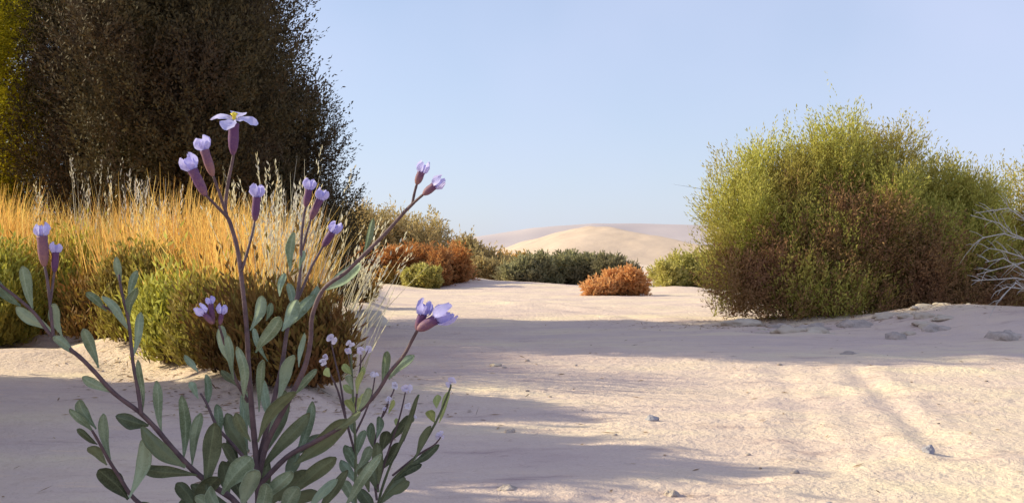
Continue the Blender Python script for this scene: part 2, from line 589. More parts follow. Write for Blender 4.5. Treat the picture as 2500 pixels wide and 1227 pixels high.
# tan dune whose left flank is in the sun: cone-like hill with spurs
def dune(name, label, cx_px, top_py, Y, half_w, depth, mat, seed):
    cx = (cx_px - 1250) / F * Y
    H = CAM_H - (top_py - HY) / F * Y
    n = 120
    U, Vv = np.meshgrid(np.linspace(-1, 1, n), np.linspace(-1, 1, n))
    X = cx + U * half_w; Yy = Y + Vv * depth
    # a spur ridge that comes from the summit down towards the right front
    ridge_x = np.where(Vv < 0, -Vv * .62, Vv * .1)
    side = U - ridge_x
    a = np.where(side < 0, 1 - np.abs(side) / 1.0, 1 - np.abs(side) / .34)
    b = 1 - np.abs(Vv) ** 1.15
    a = np.where(side < 0, 1.06 - np.sqrt(side ** 2 + .004), 1.06 - np.sqrt((side / .42) ** 2 + .004))
    b = 1.06 - np.sqrt(np.abs(Vv) ** 2.3 + .004)
    h_ = .5 * (a + b) - .5 * np.sqrt((a - b) ** 2 + .01)
    Z = H * np.clip(h_ - .08, -.08, 1.1)
    Z += (snoise(X, Yy, 9 / half_w, seed) - .5) * H * .05 * np.clip(b, 0, 1)
    Z -= .3
    V = np.stack([X.ravel(), Yy.ravel(), Z.ravel()], 1)
    I = (np.arange(n - 1)[:, None] * n + np.arange(n - 1)[None]).ravel()[:, None]
    return tag(obj(name, make_mesh(name, V, [np.hstack([I, I + 1, I + 1 + n, I + n])], True), mat), label, None, kind='structure')

dune('sand_hill', 'pale tan sand hill with a sunlit left flank', 1440, 536, 260, 36, 60, HILL_TAN, 8)
dune('sand_hill', 'low tan sand rise behind the light green bush', 1860, 585, 215, 24, 40, HILL_TAN, 9)

# ------------------------------------------------------------------ foliage materials
M = {}
M['bark'] = rough_mat('bark', (.05, .035, .028, 1), (.11, .08, .06, 1), 30, .5)
M['bark_brown'] = rough_mat('bark_brown', (.07, .038, .025, 1), (.13, .075, .045, 1), 30, .4)
M['bark_grey'] = rough_mat('bark_grey', (.38, .36, .33, 1), (.62, .58, .53, 1), 40, .3)
M['dark_crown'] = foliage_mat('dark_crown', [(.046, .035, .017, 1), (.065, .048, .021, 1), (.079, .061, .026, 1)], (.055, .035, .022, 1), .15, 2)
M['olive_lit'] = foliage_mat('olive_lit', [(.234, .203, .007, 1), (.351, .289, .015, 1), (.278, .260, .015, 1)], (.175, .144, .009, 1), .4, 2)
M['right_green'] = foliage_mat('right_green', [(.226, .223, .043, 1), (.334, .324, .073, 1), (.426, .407, .104, 1), (.293, .244, .062, 1)], (.267, .202, .056, 1), .4, 1.6)
M['yellow_green'] = foliage_mat('yellow_green', [(.24, .20, .03, 1), (.32, .27, .05, 1), (.38, .32, .08, 1)], (.26, .19, .04, 1), .4, 2)
M['dead_brown_shaded'] = foliage_mat('dead_brown_shaded', [(.154, .089, .040, 1), (.221, .131, .060, 1), (.242, .158, .060, 1)], (.177, .089, .050, 1), .25, 2)  # brown of dead growth, darkened to carry the tree shade that misses it
M['light_green'] = foliage_mat('light_green', [(.272, .257, .059, 1), (.369, .333, .099, 1), (.428, .376, .149, 1)], (.272, .222, .059, 1), .4, 2)
M['olive_far'] = foliage_mat('olive_far', [(.247, .194, .080, 1), (.349, .270, .121, 1), (.436, .332, .160, 1)], (.291, .201, .087, 1), .35, .9)  # far foliage lightened, also standing in for haze
M['green_far'] = foliage_mat('green_far', [(.145, .145, .076, 1), (.221, .204, .105, 1), (.289, .264, .136, 1)], (.153, .128, .076, 1), .3, 1.2)
M['rust'] = foliage_mat('rust', [(.304, .112, .033, 1), (.388, .162, .048, 1), (.354, .202, .074, 1)], (.253, .131, .059, 1), .4, 1)
M['orange'] = foliage_mat('orange', [(.441, .212, .076, 1), (.537, .295, .122, 1), (.480, .306, .152, 1)], (.441, .201, .062, 1), .4, 2)
M['ochre'] = foliage_mat('ochre', [(.386, .207, .048, 1), (.497, .290, .083, 1), (.304, .207, .048, 1)], (.235, .166, .041, 1), .35, 3)
M['bank_green'] = foliage_mat('bank_green', [(.216, .195, .023, 1), (.301, .282, .043, 1), (.430, .413, .106, 1), (.216, .239, .047, 1)], (.162, .108, .021, 1), .4, 3.5)
M['bank_dark'] = foliage_mat('bank_dark', [(.125, .063, .018, 1), (.182, .102, .029, 1), (.193, .148, .034, 1)], (.137, .057, .021, 1), .3, 4)
M['bank_olive'] = foliage_mat('bank_olive', [(.16, .13, .022, 1), (.23, .20, .035, 1), (.33, .28, .08, 1), (.14, .10, .03, 1)], (.13, .075, .02, 1), .35, 5)
M['gold_grass'] = foliage_mat('gold_grass', [(.608, .315, .081, 1), (.730, .402, .120, 1), (.759, .472, .177, 1), (.669, .315, .128, 1), (.457, .315, .065, 1)], (.709, .368, .097, 1), .45, 2)
M['pale_stalk'] = foliage_mat('pale_stalk', [(.40, .36, .26, 1), (.55, .50, .36, 1), (.48, .46, .40, 1)], (.45, .38, .22, 1), .3, 8)
M['grey_grass'] = foliage_mat('grey_grass', [(.38, .36, .33, 1), (.52, .49, .44, 1)], (.40, .36, .30, 1), .3, 8)
M['stone'] = rough_mat('pale_stone', (.48, .39, .31, 1), (.66, .56, .45, 1), 7, .5, .9)
M['stone_grey'] = rough_mat('grey_stone', (.34, .28, .25, 1), (.58, .48, .42, 1), 14, .8, .95)
M['stone_blue'] = rough_mat('slate_stone', (.26, .25, .30, 1), (.40, .38, .42, 1), 20, .5, .8)
M['stone_white'] = rough_mat('white_stone', (.66, .64, .62, 1), (.8, .78, .75, 1), 10, .4, .9)

# ------------------------------------------------------------------ trees and bushes
def B(px, py_c, Y, rx, rz, ry, x0, y0, dy=0.0):
    """a crown lobe centred on photo pixel (px, py_c) at depth Y, relative to a base (x0, y0)"""
    p = at(px, py_c, Y)
    return (p.x - x0, Y - y0 + dy, p.z - gz(x0, y0), rx, ry, rz)

# the big dark tree on the left
tx, ty = -2.35, 8.3
Yt = 8.3
lobes = [B(400, 560, Yt, 1.05, .8, 1.1, tx, ty), B(600, 500, Yt, .60, .8, 1.0, tx, ty, .1), B(430, 250, Yt, .95, .95, 1.1, tx, ty), B(510, 130, Yt, .48, .8, .9, tx, ty), B(640, 640, Yt, .55, .6, .7, tx, ty),
         B(300, 330, Yt, 0.60, .95, .9, tx, ty, -.2), B(590, 330, Yt, .56, .7, .8, tx, ty, -.1), B(400, -60, Yt, .82, .8, 1.05, tx, ty), B(430, -330, Yt, .7, .8, .8, tx, ty), B(700, 580, Yt, .42, .5, .7, tx, ty, -.05), B(740, 660, Yt, .30, .34, .5, tx, ty),
         B(270, 90, Yt, .52, .8, .8, tx, ty), B(450, -560, Yt, .5, .6, .6, tx, ty), B(660, 450, Yt, .42, .5, .6, tx, ty), B(745, 560, Yt, .32, .4, .55, tx, ty), B(210, 440, 8.6, .34, .5, .6, tx, ty), B(210, 250, 8.6, .30, .5, .7, tx, ty), B(770, 670, Yt, .28, .34, .36, tx, ty), B(665, 340, Yt, .34, .45, .6, tx, ty), B(590, 180, Yt, .34, .45, .6, tx, ty), B(545, 20, Yt, .32, .45, .6, tx, ty),
         B(470, 230, 7.0, .66, .75, .6, tx, ty), B(430, 120, 7.0, .66, .75, .95, tx, ty), B(420, -150, 7.0, .58, .75, .95, tx, ty), B(430, -480, 7.1, .5, .7, .8, tx, ty), B(450, 420, 9.3, .8, .7, .9, tx, ty), B(430, 170, 9.3, .62, .7, .8, tx, ty)]
bush('dark_tree', 'tall dark brown evergreen tree filling the upper part behind the golden grass', 'tree', tx, ty, lobes, (.030, .012), M['dark_crown'], M['bark'],
     sprays=33000, per=20, spray_len=.28, up=.8, wide=.4, twigs=1200, trunks=14, trunk_r=.06, gap=.10, seed=11, inner=.4, sub=34, sub_r=.27)
# the sunlit olive tree beside it
ox, oy = -4.45, 9.0
lobes = [B(50, 300, 8.1, .26, .4, 1.0, ox, oy), B(50, 80, 8.1, .26, .4, .8, ox, oy), B(10, 300, 8.7, .32, .5, 1.1, ox, oy), B(20, 120, 8.6, .30, .5, .9, ox, oy), B(0, 520, 8.6, .30, .5, .6, ox, oy), B(-40, 420, oy, .40, .8, .8, ox, oy), B(-50, 100, oy, .40, .8, .8, ox, oy), B(-30, -120, oy, .4, .6, .7, ox, oy), B(-60, 650, oy, .35, .5, .6, ox, oy), (-.6, -1.2, 3.3, .75, .8, .75), (-.7, -1.1, 4.4, .75, .9, .9)]  # last two lobes added out of view to shade the dark tree
bush('olive_tree', 'yellow green sunlit tree at the edge of the picture beside the dark tree', 'tree', ox, oy, lobes, (.032, .012), M['olive_lit'], M['bark_brown'],
     sprays=11000, per=16, spray_len=.34, up=.7, wide=.4, twigs=260, trunks=8, trunk_r=.06, gap=.18, seed=12, sub=18, sub_r=.22)

# the big rounded bush on the right
bx, by = 2.72, 9.4
lobes = [B(2050, 570, 9.4, .84, .6, .72, bx, by), B(2090, 455, 9.3, .46, .42, .56, bx, by), B(1890, 530, 9.2, .46, .45, .52, bx, by), B(1810, 610, 9.2, .32, .40, .48, bx, by),
         B(1960, 690, 9.0, .62, .36, .45, bx, by), B(2200, 650, 9.2, .6, .42, .5, bx, by), B(1950, 460, 9.35, .34, .34, .40, bx, by), B(2150, 450, 9.4, .26, .28, .34, bx, by), B(2030, 430, 9.4, .26, .26, .36, bx, by), B(1880, 470, 9.3, .3, .3, .34, bx, by)]
dead = [B(2000, 690, 8.95, .74, .32, .42, bx, by), B(2200, 700, 9.0, .62, .3, .38, bx, by), B(2060, 560, 8.95, .55, .30, .36, bx, by), B(2180, 580, 8.95, .4, .30, .36, bx, by), B(1850, 720, 9.0, .32, .3, .30, bx, by), B(2120, 740, 8.75, .75, .2, .22, bx, by), B(1830, 690, 8.85, .26, .2, .26, bx, by), B(1930, 620, 8.85, .25, .2, .30, bx, by)]
bush('green_bush', 'large rounded olive green bush on the sand, brown and twiggy underneath', 'bush', bx, by, lobes, (.034, .0095), M['right_green'], M['bark_brown'],
     sprays=12500, per=15, spray_len=.26, up=1.0, wide=.38, twigs=2600, trunks=16, trunk_r=.02, gap=.10, seed=21, inner=.35, twig_len=.3, sub=30, sub_r=.22, jit=.32, dead=(dead, M['dead_brown_shaded'], 5600))
b2x, b2y = 3.75, 9.7
lobes = [B(2310, 560, b2y, .42, .4, .48, b2x, b2y), B(2350, 640, b2y, .45, .45, .55, b2x, b2y), B(2280, 500, b2y, .22, .26, .34, b2x, b2y), B(2370, 520, b2y, .20, .25, .36, b2x, b2y)]
dead = [B(2330, 690, 9.3, .48, .3, .42, b2x, b2y), B(2400, 740, 9.2, .42, .3, .34, b2x, b2y), B(2280, 750, 9.0, .45, .25, .28, b2x, b2y)]
bush('green_bush', 'smaller olive bush pressed against the right side of the large rounded bush', 'bush', b2x, b2y, lobes, (.034, .0095), M['right_green'], M['bark_brown'],
     sprays=5000, per=15, spray_len=.25, up=1.0, wide=.38, twigs=900, trunks=8, trunk_r=.02, gap=.14, seed=22, inner=.4, sub=24, sub_r=.20, jit=.32, dead=(dead, M['dead_brown_shaded'], 1500))
b3x, b3y = 4.75, 9.9
lobes = [B(2540, 560, b3y, .36, .5, .42, b3x, b3y), B(2540, 680, b3y, .45, .45, .45, b3x, b3y), B(2440, 640, b3y, .3, .4, .34, b3x, b3y)]
bush('green_bush', 'yellow green bush cut by the picture edge behind the bare grey twigs', 'bush', b3x, b3y, lobes, (.034, .0095), M['yellow_green'], M['bark_brown'],
     sprays=3000, per=14, spray_len=.28, up=1.0, wide=.4, twigs=300, trunks=5, trunk_r=.02, gap=.2, seed=23, inner=.4, sub=20, sub_r=.19)

# far side of the wash
def far_bush(label, cat, px0, px1, top, base_py, Y, mat, seed, nlobes=4, sprays=700, bark='bark_brown', name='shrub', jag=.35, leaf=None, group=None, up=.7, gap=.22, rise=0.0):
    rnd = random.Random(seed)
    cx = ((px0 + px1) / 2 - 1250) / F * Y
    w = (px1 - px0) / F * Y
    z0 = gz(cx, Y)
    h = CAM_H - (top - HY) / F * Y - z0
    lobes = []
    for i in range(nlobes):
        u = (i + .5) / nlobes * 2 - 1
        hh = h * .9 * (1 - jag * abs(u) ** 1.5 - rnd.uniform(0, jag * .5))
        if i == nlobes // 2: hh = h * .88
        hh *= 1 - abs(rise) * (1 - u * (1 if rise > 0 else -1)) * .5
        rx = w / nlobes * rnd.uniform(.66, .95)
        lobes.append((u * (w / 2 - rx * .8), rnd.uniform(-.15, .15) * w, hh * .52, rx, max(rx, w * .22), hh * .50))
    lf = leaf or (Y * .0036, Y * .0013)
    return bush(name, label, cat, cx, Y, lobes, lf, M[mat], M[bark], sprays=int(sprays * 1.9), per=13, spray_len=h * .26, up=up, wide=.5, sub=18, sub_r=h * .17, twigs=max(200, sprays // 4), trunks=nlobes * 3, trunk_r=.012 * Y / 10, gap=gap, seed=seed, group=group, inner=.3, twig_len=h * .25)

far_bush('broad olive brown tree rising beyond the rust red shrub', 'tree', 740, 1095, 500, 690, 27.5, 'olive_far', 31, 6, 2600, name='olive_brown_tree', jag=.22)
far_bush('low olive shrub trailing towards the pale hills from the olive tree', 'shrub', 1000, 1290, 560, 690, 28.5, 'olive_far', 32, 7, 2600, jag=.5, rise=-.75)
far_bush('small brown shrub thinning out below the tan hill', 'shrub', 1180, 1330, 605, 690, 33, 'ochre', 33, 4, 350, jag=.45, gap=.42)
far_bush('long rust red shrub across the far bank', 'shrub', 840, 1155, 600, 702, 21.8, 'rust', 34, 7, 2200, jag=.12)
far_bush('pale brown dry shrub under the rust red one', 'shrub', 860, 990, 655, 704, 21.0, 'ochre', 35, 4, 600, jag=.3)
far_bush('small bright yellow green bush in front of the rust red shrub', 'shrub', 985, 1078, 648, 703, 20.6, 'light_green', 36, 3, 500, jag=.2, up=.8)
far_bush('olive shrub between the rust red shrub and the dark green one', 'shrub', 1090, 1270, 628, 694, 25.5, 'olive_far', 37, 5, 900, jag=.3)
far_bush('wide dark green shrub below the tan hill', 'shrub', 1210, 1570, 612, 692, 24, 'green_far', 38, 8, 2300, jag=.3)
far_bush('sparse dark shrub at the left end of the wide dark green one', 'shrub', 1220, 1330, 640, 692, 23.4, 'green_far', 39, 3, 380, jag=.3)
far_bush('orange brown dry shrub in front of the dark green shrub', 'shrub', 1425, 1578, 640, 722, 16.6, 'orange', 40, 5, 900, jag=.15, up=.6, rise=.55, gap=.30)
far_bush('light green bush behind the left foot of the large rounded bush', 'bush', 1585, 1800, 592, 705, 19.5, 'light_green', 41, 5, 1300, jag=.2, up=.7, rise=.5, name='green_bush')
far_bush('ochre brown shrub at the end of the grassy bank above the pale boulder', 'shrub', 700, 930, 662, 752, 11.9, 'ochre', 42, 5, 1500, jag=.2)

# trees outside the frame on the left, whose shade lies over the near sand
for k, (sx, sy, hh, rr, sd_) in enumerate([(-3.55, 4.35, 1.68, .46, 51), (-2.85, 3.35, 1.50, .54, 52), (-2.35, 2.40, 1.25, .55, 53), (-3.9, 3.90, 1.86, .42, 54)]):
    lobes = [(0, 0, hh * .40, rr, rr, hh * .42), (.12, .05, hh * .75, rr * .5, rr * .5, hh * .26), (-.2, -.1, hh * .6, rr * .6, rr * .6, hh * .3)]
    lab = ['tall olive shrub out of view on the left bank, nearest the grass', 'rounded olive shrub out of view left of the flowering plant', 'short olive shrub out of view closest to the camera', 'slender olive shrub out of view behind the rounded one'][k]
    bush('shrub', lab, 'shrub', sx, sy, lobes, (.08, .034), M['bank_green'], M['bark_brown'], sprays=3000, per=8, spray_len=.24, twigs=120, trunks=5, trunk_r=.025, gap=.12, seed=sd_, inner=.2)

# ------------------------------------------------------------------ the grassy bank on the left
def grass_patch():
    rg = np.random.default_rng(70)
    P = []
    n = 80000
    x = rg.uniform(-4.2, -.95, n); y = rg.uniform(4.3, 8.0, n)
    Q = np.stack([x, y], 1)
    k = inside(Q) & (seg_dist(Q) > .12)
    dens = snoise(x, y, 1.6, 6) * .7 + snoise(x, y, 5, 7) * .5
    k &= (dens > .36) & (rg.random(n) < .25 + .75 * np.clip((seg_dist(Q) - .16) / .5, 0, 1))
    x, y = x[k], y[k]
    n = len(x)
    z = height(x, y) - .01
    hmap = .34 + .20 * snoise(x, y, 1.3, 8) + .26 * np.clip((y - 4.3) / 2.4, 0, 1)
    ln = hmap * rg.uniform(.5, 1.25, n) * (.75 + .5 * snoise(x, y, 4.5, 15))
    D = np.stack([rg.normal(0, .16, n) + .04, rg.normal(0, .16, n), np.ones(n)], 1)
    v, f = blades(np.stack([x, y, z], 1), D, ln, rg.uniform(.007, .015, n), rg.uniform(.03, .25, n), 4, rg)
    o = obj('dry_grass', make_mesh('dry_grass', v, [f]), M['gold_grass'])
    tag(o, 'golden dry grass covering the bank before the dark tree', 'grass', kind='stuff')
grass_patch()

# leafy green shrubs along the front of the bank
specs = [(-70, 868, .60, 'bank_green', .24), (45, 854, .44, 'bank_olive', .22), (150, 852, .52, 'bank_green', .19), (245, 872, .36, 'bank_dark', .17), (330, 890, .47, 'bank_olive', .16), (420, 914, .33, 'bank_green', .15), (500, 932, .37, 'bank_olive', .13), (575, 952, .22, 'bank_dark', .14), (655, 978, .24, 'bank_dark', .14), (735, 985, .29, 'bank_dark', .13)]
names = ['leafy yellow green shrub cut by the picture edge on the grassy bank', 'olive leafy shrub behind the two single lilac buds', 'leafy green shrub on the bank edge above the sunlit sand lip',
         'low reddish brown shrub behind the forked leafy twig', 'tall olive shrub at the middle of the bank', 'low yellow green shrub left of the three small lilac flowers', 'narrow olive shrub behind the three small lilac flowers',
         'low brown shrub behind the tall flower stem', 'reddish brown shrub at the foot of the bank, nearest the sand', 'brown shrub at the turn of the bank beside the shaded sand']
for i, ((px, py, hh, mt, rr), lab) in enumerate(zip(specs, names)):
    x, y = gnd(px, py)
    lobes = [(0, .08, hh * .42, rr * 1.15, rr * 1.1, hh * .48), (rr * .5, -.02, hh * .36, rr * .7, rr * .7, hh * .38), (-rr * .5, .02, hh * .4, rr * .7, rr * .7, hh * .42), (0, -.03, hh * .16, rr * 1.2, rr * 1.05, hh * .2)]
    bush('leafy_shrub', lab, 'shrub', x, y + rr * .55, lobes, (.042, .012), M[mt], M['bark_brown'], sprays=int(8500 * rr * hh + 300), per=9, spray_len=.15 + .07 * (i % 3), up=1.4, wide=.26, jit=.34, twigs=420, trunks=6, trunk_r=.008, gap=.2, seed=80 + i, group='leafy shrubs along the bank edge', twig_len=.16)

# pale dry seed stalks standing out of the grass
def stalk_tuft(label, px, top_py, Y, n, spread, lean, seed, mat='pale_stalk', base_z=None, heads=True):
    rg = np.random.default_rng(seed)
    p = at(px, top_py, Y)
    z0 = gz(p.x, Y)
    H = p.z - z0
    root = thing('dry_grass_tuft', label, 'grass tuft', (p.x, Y, z0 - .01), 'pale dry grass tufts in the bank')
    P = np.stack([rg.normal(0, .05, n), rg.normal(0, .05, n), np.zeros(n)], 1)
    D = np.stack([rg.normal(lean, spread, n), rg.normal(0, spread, n), np.ones(n)], 1)
    ln = H * rg.uniform(.62, 1.0, n)
    dr = rg.uniform(-.02, .12, n)
    v, f = blades(P, D, ln, rg.uniform(.006, .012, n), dr, 5, rg)
    mb = MB(); mb.add(v, f)
    if heads:
        k = rg.random(n) < .55
        Dn = nrm(D[k])
        out = nrm(Dn * [1, 1, 0])
        tip = P[k] + Dn * (ln[k] * .86)[:, None]
        m = len(tip)
        idx = np.repeat(np.arange(m), 10)
        t = np.tile(np.linspace(0, 1, 10), m)
        LP = tip[idx] + Dn[idx] * (t * .11)[:, None] + rg.normal(size=(m * 10, 3)) * .004
        v, f = leaf_quads(LP, Dn[idx] + rg.normal(size=LP.shape) * .25, .026, .008, rg=rg, hexa=False)
        mb.add(v, f)
    obj('stalks', mb.mesh('tuft_stalks', False), M[mat], root)
    return root

tufts = [('thin pale tuft leaning left at the left end of the golden grass', 120, 425, 6.4, 9, .14, -.16, 1, 'pale_stalk'),
         ('wispy grey tuft above the golden grass below the dark tree trunk', 215, 360, 6.9, 26, .07, .02, 2, 'grey_grass'),
         ('tall pale tuft with knobbly seed heads behind the forked leafy twig', 300, 370, 6.2, 10, .10, -.05, 3, 'pale_stalk'),
         ('dense upright silver grey tuft in the middle of the golden grass', 335, 400, 6.6, 40, .05, .02, 4, 'grey_grass'),
         ('sparse pale tuft left of the two leaning lilac buds', 430, 455, 5.8, 12, .12, -.10, 5, 'pale_stalk'),
         ('pale tuft with slim seed heads close left of the tall flower stem', 590, 405, 5.2, 10, .07, .02, 6, 'pale_stalk'),
         ('tallest pale tuft fanning out between the flower stems', 705, 345, 5.0, 46, .17, .02, 7, 'pale_stalk'),
         ('silver grey tuft low behind the paired lilac buds', 690, 440, 4.9, 60, .12, .03, 8, 'grey_grass'),
         ('pale tuft leaning far right under the lilac bud by the dark tree', 780, 510, 4.6, 30, .16, .40, 9, 'pale_stalk')]
tufts += [('pale tuft with bent stalks between the silver grey tuft and the leaning lilac buds', 385, 430, 6.1, 34, .13, .05, 10, 'grey_grass'),
          ('straw pale tuft right of the upright lilac bud, crossing stalks', 655, 420, 4.8, 26, .15, .12, 11, 'pale_stalk'),
          ('short bleached tuft at the end of the bank before the dark tree base', 820, 600, 4.6, 24, .15, .30, 12, 'pale_stalk')]
for t in tufts:
    stalk_tuft(t[0], t[1], t[2], t[3], t[4], t[5], t[6], 90 + t[7], t[8])

# ------------------------------------------------------------------ stones
def stone_mesh(name, rx, ry, rz, seed, sub=3):
    import bmesh
    bm = bmesh.new()
    bmesh.ops.create_icosphere(bm, subdivisions=sub, radius=1)
    for v in bm.verts:
        p = v.co.copy()
        d = 1 + .50 * mnoise.noise(p * 1.2 + Vector((seed * 3.1, 0, 0))) + .22 * mnoise.noise(p * 3.1 + Vector((seed, 5, 0))) + .07 * mnoise.noise(p * 8 + Vector((seed, 5, 0)))
        q = p * d
        q.z = max(q.z, -.35)
        v.co = Vector((q.x * rx, q.y * ry, q.z * rz))
    me = bpy.data.meshes.new(name)
    bm.to_mesh(me); bm.free()
    for p in me.polygons: p.use_smooth = True
    return me

def stone(name, label, cat, px, py, w_px, h_px, mat, seed, group=None, rot=0):
    x, y = gnd(px, py)
    w = w_px / F * y; h = h_px / F * y
    o = obj(name, stone_mesh(name, w / 2, w * .38, h * .75, seed), M[mat], None, (x, y, gz(x, y) - h * (.22 if mat == 'stone_grey' and w_px > 45 else -.10)))
    o.rotation_euler.z = rot
    return tag(o, label, cat, group)

stone('boulder', 'pale smooth sandstone boulder at the foot of the ochre shrub', 'boulder', 885, 798, 150, 46, 'stone', 1)
stone('white_rock', 'small white rock beside the orange dry shrub', 'rock', 1562, 719, 26, 20, 'stone_white', 2)
stone('white_rock', 'long cream rock on the far bank right of the bright green bush', 'rock', 1120, 694, 64, 26, 'stone', 3)
stone('white_rock', 'flat cream rock on the far bank left of the bright green bush', 'rock', 945, 701, 60, 14, 'stone', 4)
gl = 'rocks under the large rounded bush'
for i, (px, py, w, h, lab, mt) in enumerate([
    (1815, 800, 90, 18, 'flat reddish brown stone at the left foot of the large bush', 'stone'), (1905, 806, 70, 20, 'brown stone half buried under the large bush', 'stone_grey'),
    (1985, 812, 110, 26, 'long pale grey rock under the middle of the large bush', 'stone_grey'), (2090, 812, 90, 30, 'humped grey rock right of the long pale rock', 'stone_grey'),
    (2185, 835, 60, 28, 'dark grey rock standing before the bush on shaded sand', 'stone_grey'), (2290, 825, 70, 22, 'low grey rock at the start of the right hand sand bank', 'stone_grey'), (2450, 838, 100, 34, 'broad grey brown rock on the sand bank by the picture edge', 'stone_grey'),
    (2390, 800, 60, 22, 'small grey rock under the bare twigs', 'stone_grey')]):
    stone('rock', lab, 'rock', px, py, w, h, mt, 20 + i, gl, rot=i * .7)
rc_ = random.Random(8)
clod = [stone_mesh('clod', .06, .045, .03, 91 + q, 3) for q in range(4)]
for i in range(34):
    px, py = rc_.uniform(1780, 2500), rc_.gauss(812, 11)
    x, y = gnd(px, max(785, py))
    o = obj('clod', rc_.choice(clod), M['stone'])
    q = rc_.uniform(.35, 1.5)
    o.location = (x, y, gz(x, y) - .004); o.scale = (q * rc_.uniform(.8, 1.5), q, q * rc_.uniform(.5, 1.0)); o.rotation_euler.z = rc_.uniform(0, 6)
    tag(o, 'small rough clod of sandy earth under the green bushes', 'clod', 'sandy clods under the green bushes')
gp = 'small pebbles strewn over the sunlit sand'
rp_ = random.Random(5)
pebs = [(1592, 1022, 34, 14, 'stone_blue', 'blue grey pebble lying alone beyond the tip of the near shadow'), (2268, 1092, 36, 20, 'stone_blue', 'blue grey pebble on the sunlit sand at lower right'),
        (1640, 1190, 40, 16, 'stone_grey', 'brown pebble on the lowest sunlit sand'), (2075, 868, 46, 8, 'stone_grey', 'flat brown stone on the broad shadow band'),
        (2020, 1216, 34, 16, 'stone_blue', 'slate pebble near the bottom of the sunlit sand'), (1210, 895, 34, 9, 'stone', 'pale flat pebble just past the broad shadow band'), (1240, 1185, 60, 14, 'stone_grey', 'flat brown stone on the shaded sand beside the small white flowers'),
        (1245, 1048, 30, 12, 'stone_grey', 'small brown stone on the near shadow')]
for i, (px, py, w, h, mt, lab) in enumerate(pebs):
    stone('pebble', lab, 'pebble', px, py, w, h, mt, 40 + i, gp, rot=i)
proto = None
for i in range(12):
    px, py = rp_.uniform(1050, 2480), rp_.choice([rp_.uniform(900, 1220), rp_.uniform(880, 1000)])
    x, y = gnd(px, py)
    s = rp_.uniform(.5, 1.3)
    if proto is None:
        proto = obj('pebble', stone_mesh('pebble', .011, .009, .008, 77, 2), M['stone_grey']); o = proto
    else:
        o = proto.copy(); COL.objects.link(o)
    o.location = (x, y, gz(x, y) + .001); o.scale = (s, s, s * .8); o.rotation_euler.z = rp_.uniform(0, 6)
    tag(o, 'tiny grey pebble no bigger than a fingernail on the sand', 'pebble', 'tiny grey pebbles on the sand')

# ------------------------------------------------------------------ bare grey twigs at the right edge
def bare_twigs():
    Y = 7.6
    x0, y0 = at(2640, 700, Y).x, Y
    root = plant_root('bare_shrub', 'leafless silver grey twigs reaching in from the picture edge', 'shrub', x0, y0)
    o = np.array([x0, y0, gz(x0, y0) - .02])
    rnd = random.Random(3)
    mb = MB(); tw = MB()
    paths = [[(2660, 800), (2600, 720), (2540, 690), (2480, 678), (2430, 682), (2372, 684)], [(2640, 740), (2560, 660), (2500, 640), (2440, 655), (2385, 670)],
             [(2650, 700), (2580, 620), (2520, 590), (2470, 570), (2440, 545), (2370, 525)], [(2640, 640), (2560, 590), (2500, 585), (2450, 570), (2400, 580), (2375, 600)],
             [(2640, 780), (2560, 730), (2500, 705), (2460, 700), (2430, 712)], [(2640, 790), (2540, 730), (2480, 690), (2450, 720), (2432, 742)],
             [(2640, 620), (2560, 570), (2520, 550), (2480, 520), (2462, 508), (2380, 520)], [(2640, 700), (2540, 650), (2490, 625), (2440, 610), (2410, 605)],
             [(2650, 760), (2560, 690), (2500, 660), (2450, 630), (2405, 640)]]
    for k, p in enumerate(paths):
        pts = []
        for i, (a, b) in enumerate(p):
            q = np.array(at(a, b, Y - .03 * i + .12 * math.sin(k * 2.1) + rnd.uniform(-.03, .03))) - o
            pts.append(Vector(q))
        m = MB if True else None
        (mb if k < 4 else tw).tube(pts, [.0055 * (1 - i / len(pts)) + .0018 for i in range(len(pts))], 5)
        for i in range(2, len(pts)):
            for s in (-1, 1, rnd.choice((-1, 1))):
                a = pts[i - 1].lerp(pts[i], rnd.random())
                d = (pts[i] - pts[i - 1]).normalized()
                e = a + d * rnd.uniform(.05, .13) + Vector((0, rnd.uniform(-.05, .05), s * rnd.uniform(.02, .07)))
                tw.tube([a, a.lerp(e, .5) + Vector((0, 0, .008)), e], [.0022, .0018, .001], 4)
    s = Vector((0, 0, 0))
    for (a, b) in [(2660, 800), (2640, 740), (2650, 700), (2640, 640), (2640, 780), (2640, 620)]:
        q = Vector(np.array(at(a, b, Y)) - o)
        mb.tube([s, s.lerp(q, .5) + Vector((.03, 0, 0)), q], [.016, .012, .009], 6)
    obj('branch', mb.mesh('bare_branch'), M['bark_grey'], root)
    obj('twigs', tw.mesh('bare_twigs'), M['bark_grey'], root)
bare_twigs()

# ------------------------------------------------------------------ the flowering plant in front
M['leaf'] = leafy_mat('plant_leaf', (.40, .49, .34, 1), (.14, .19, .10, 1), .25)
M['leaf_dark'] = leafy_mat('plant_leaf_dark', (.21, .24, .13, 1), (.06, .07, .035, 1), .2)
M['stem'] = rough_mat('plant_stem', (.085, .055, .065, 1), (.16, .105, .11, 1), 60, .2, .6)
M['calyx'] = leafy_mat('calyx', (.13, .055, .15, 1), (.36, .19, .15, 1), .1, 25)
M['petal'] = leafy_mat('lilac_petal', (.66, .63, .94, 1), (.44, .40, .80, 1), .35, 60)
M['stamen'] = rough_mat('stamen', (.75, .60, .05, 1), (.85, .72, .12, 1), 60, .1, .6)
M['petal_white'] = leafy_mat('white_petal', (.85, .80, .88, 1), (.74, .66, .82, 1), .35, 80)
M['leaf_pale'] = leafy_mat('pale_small_leaf', (.62, .66, .28, 1), (.36, .42, .16, 1), .3)

PY = 1.9
PROOT = Vector((*[(625 - 1250) / F * PY, PY], 0))
PROOT.z = gz(PROOT.x, PROOT.y) - .01

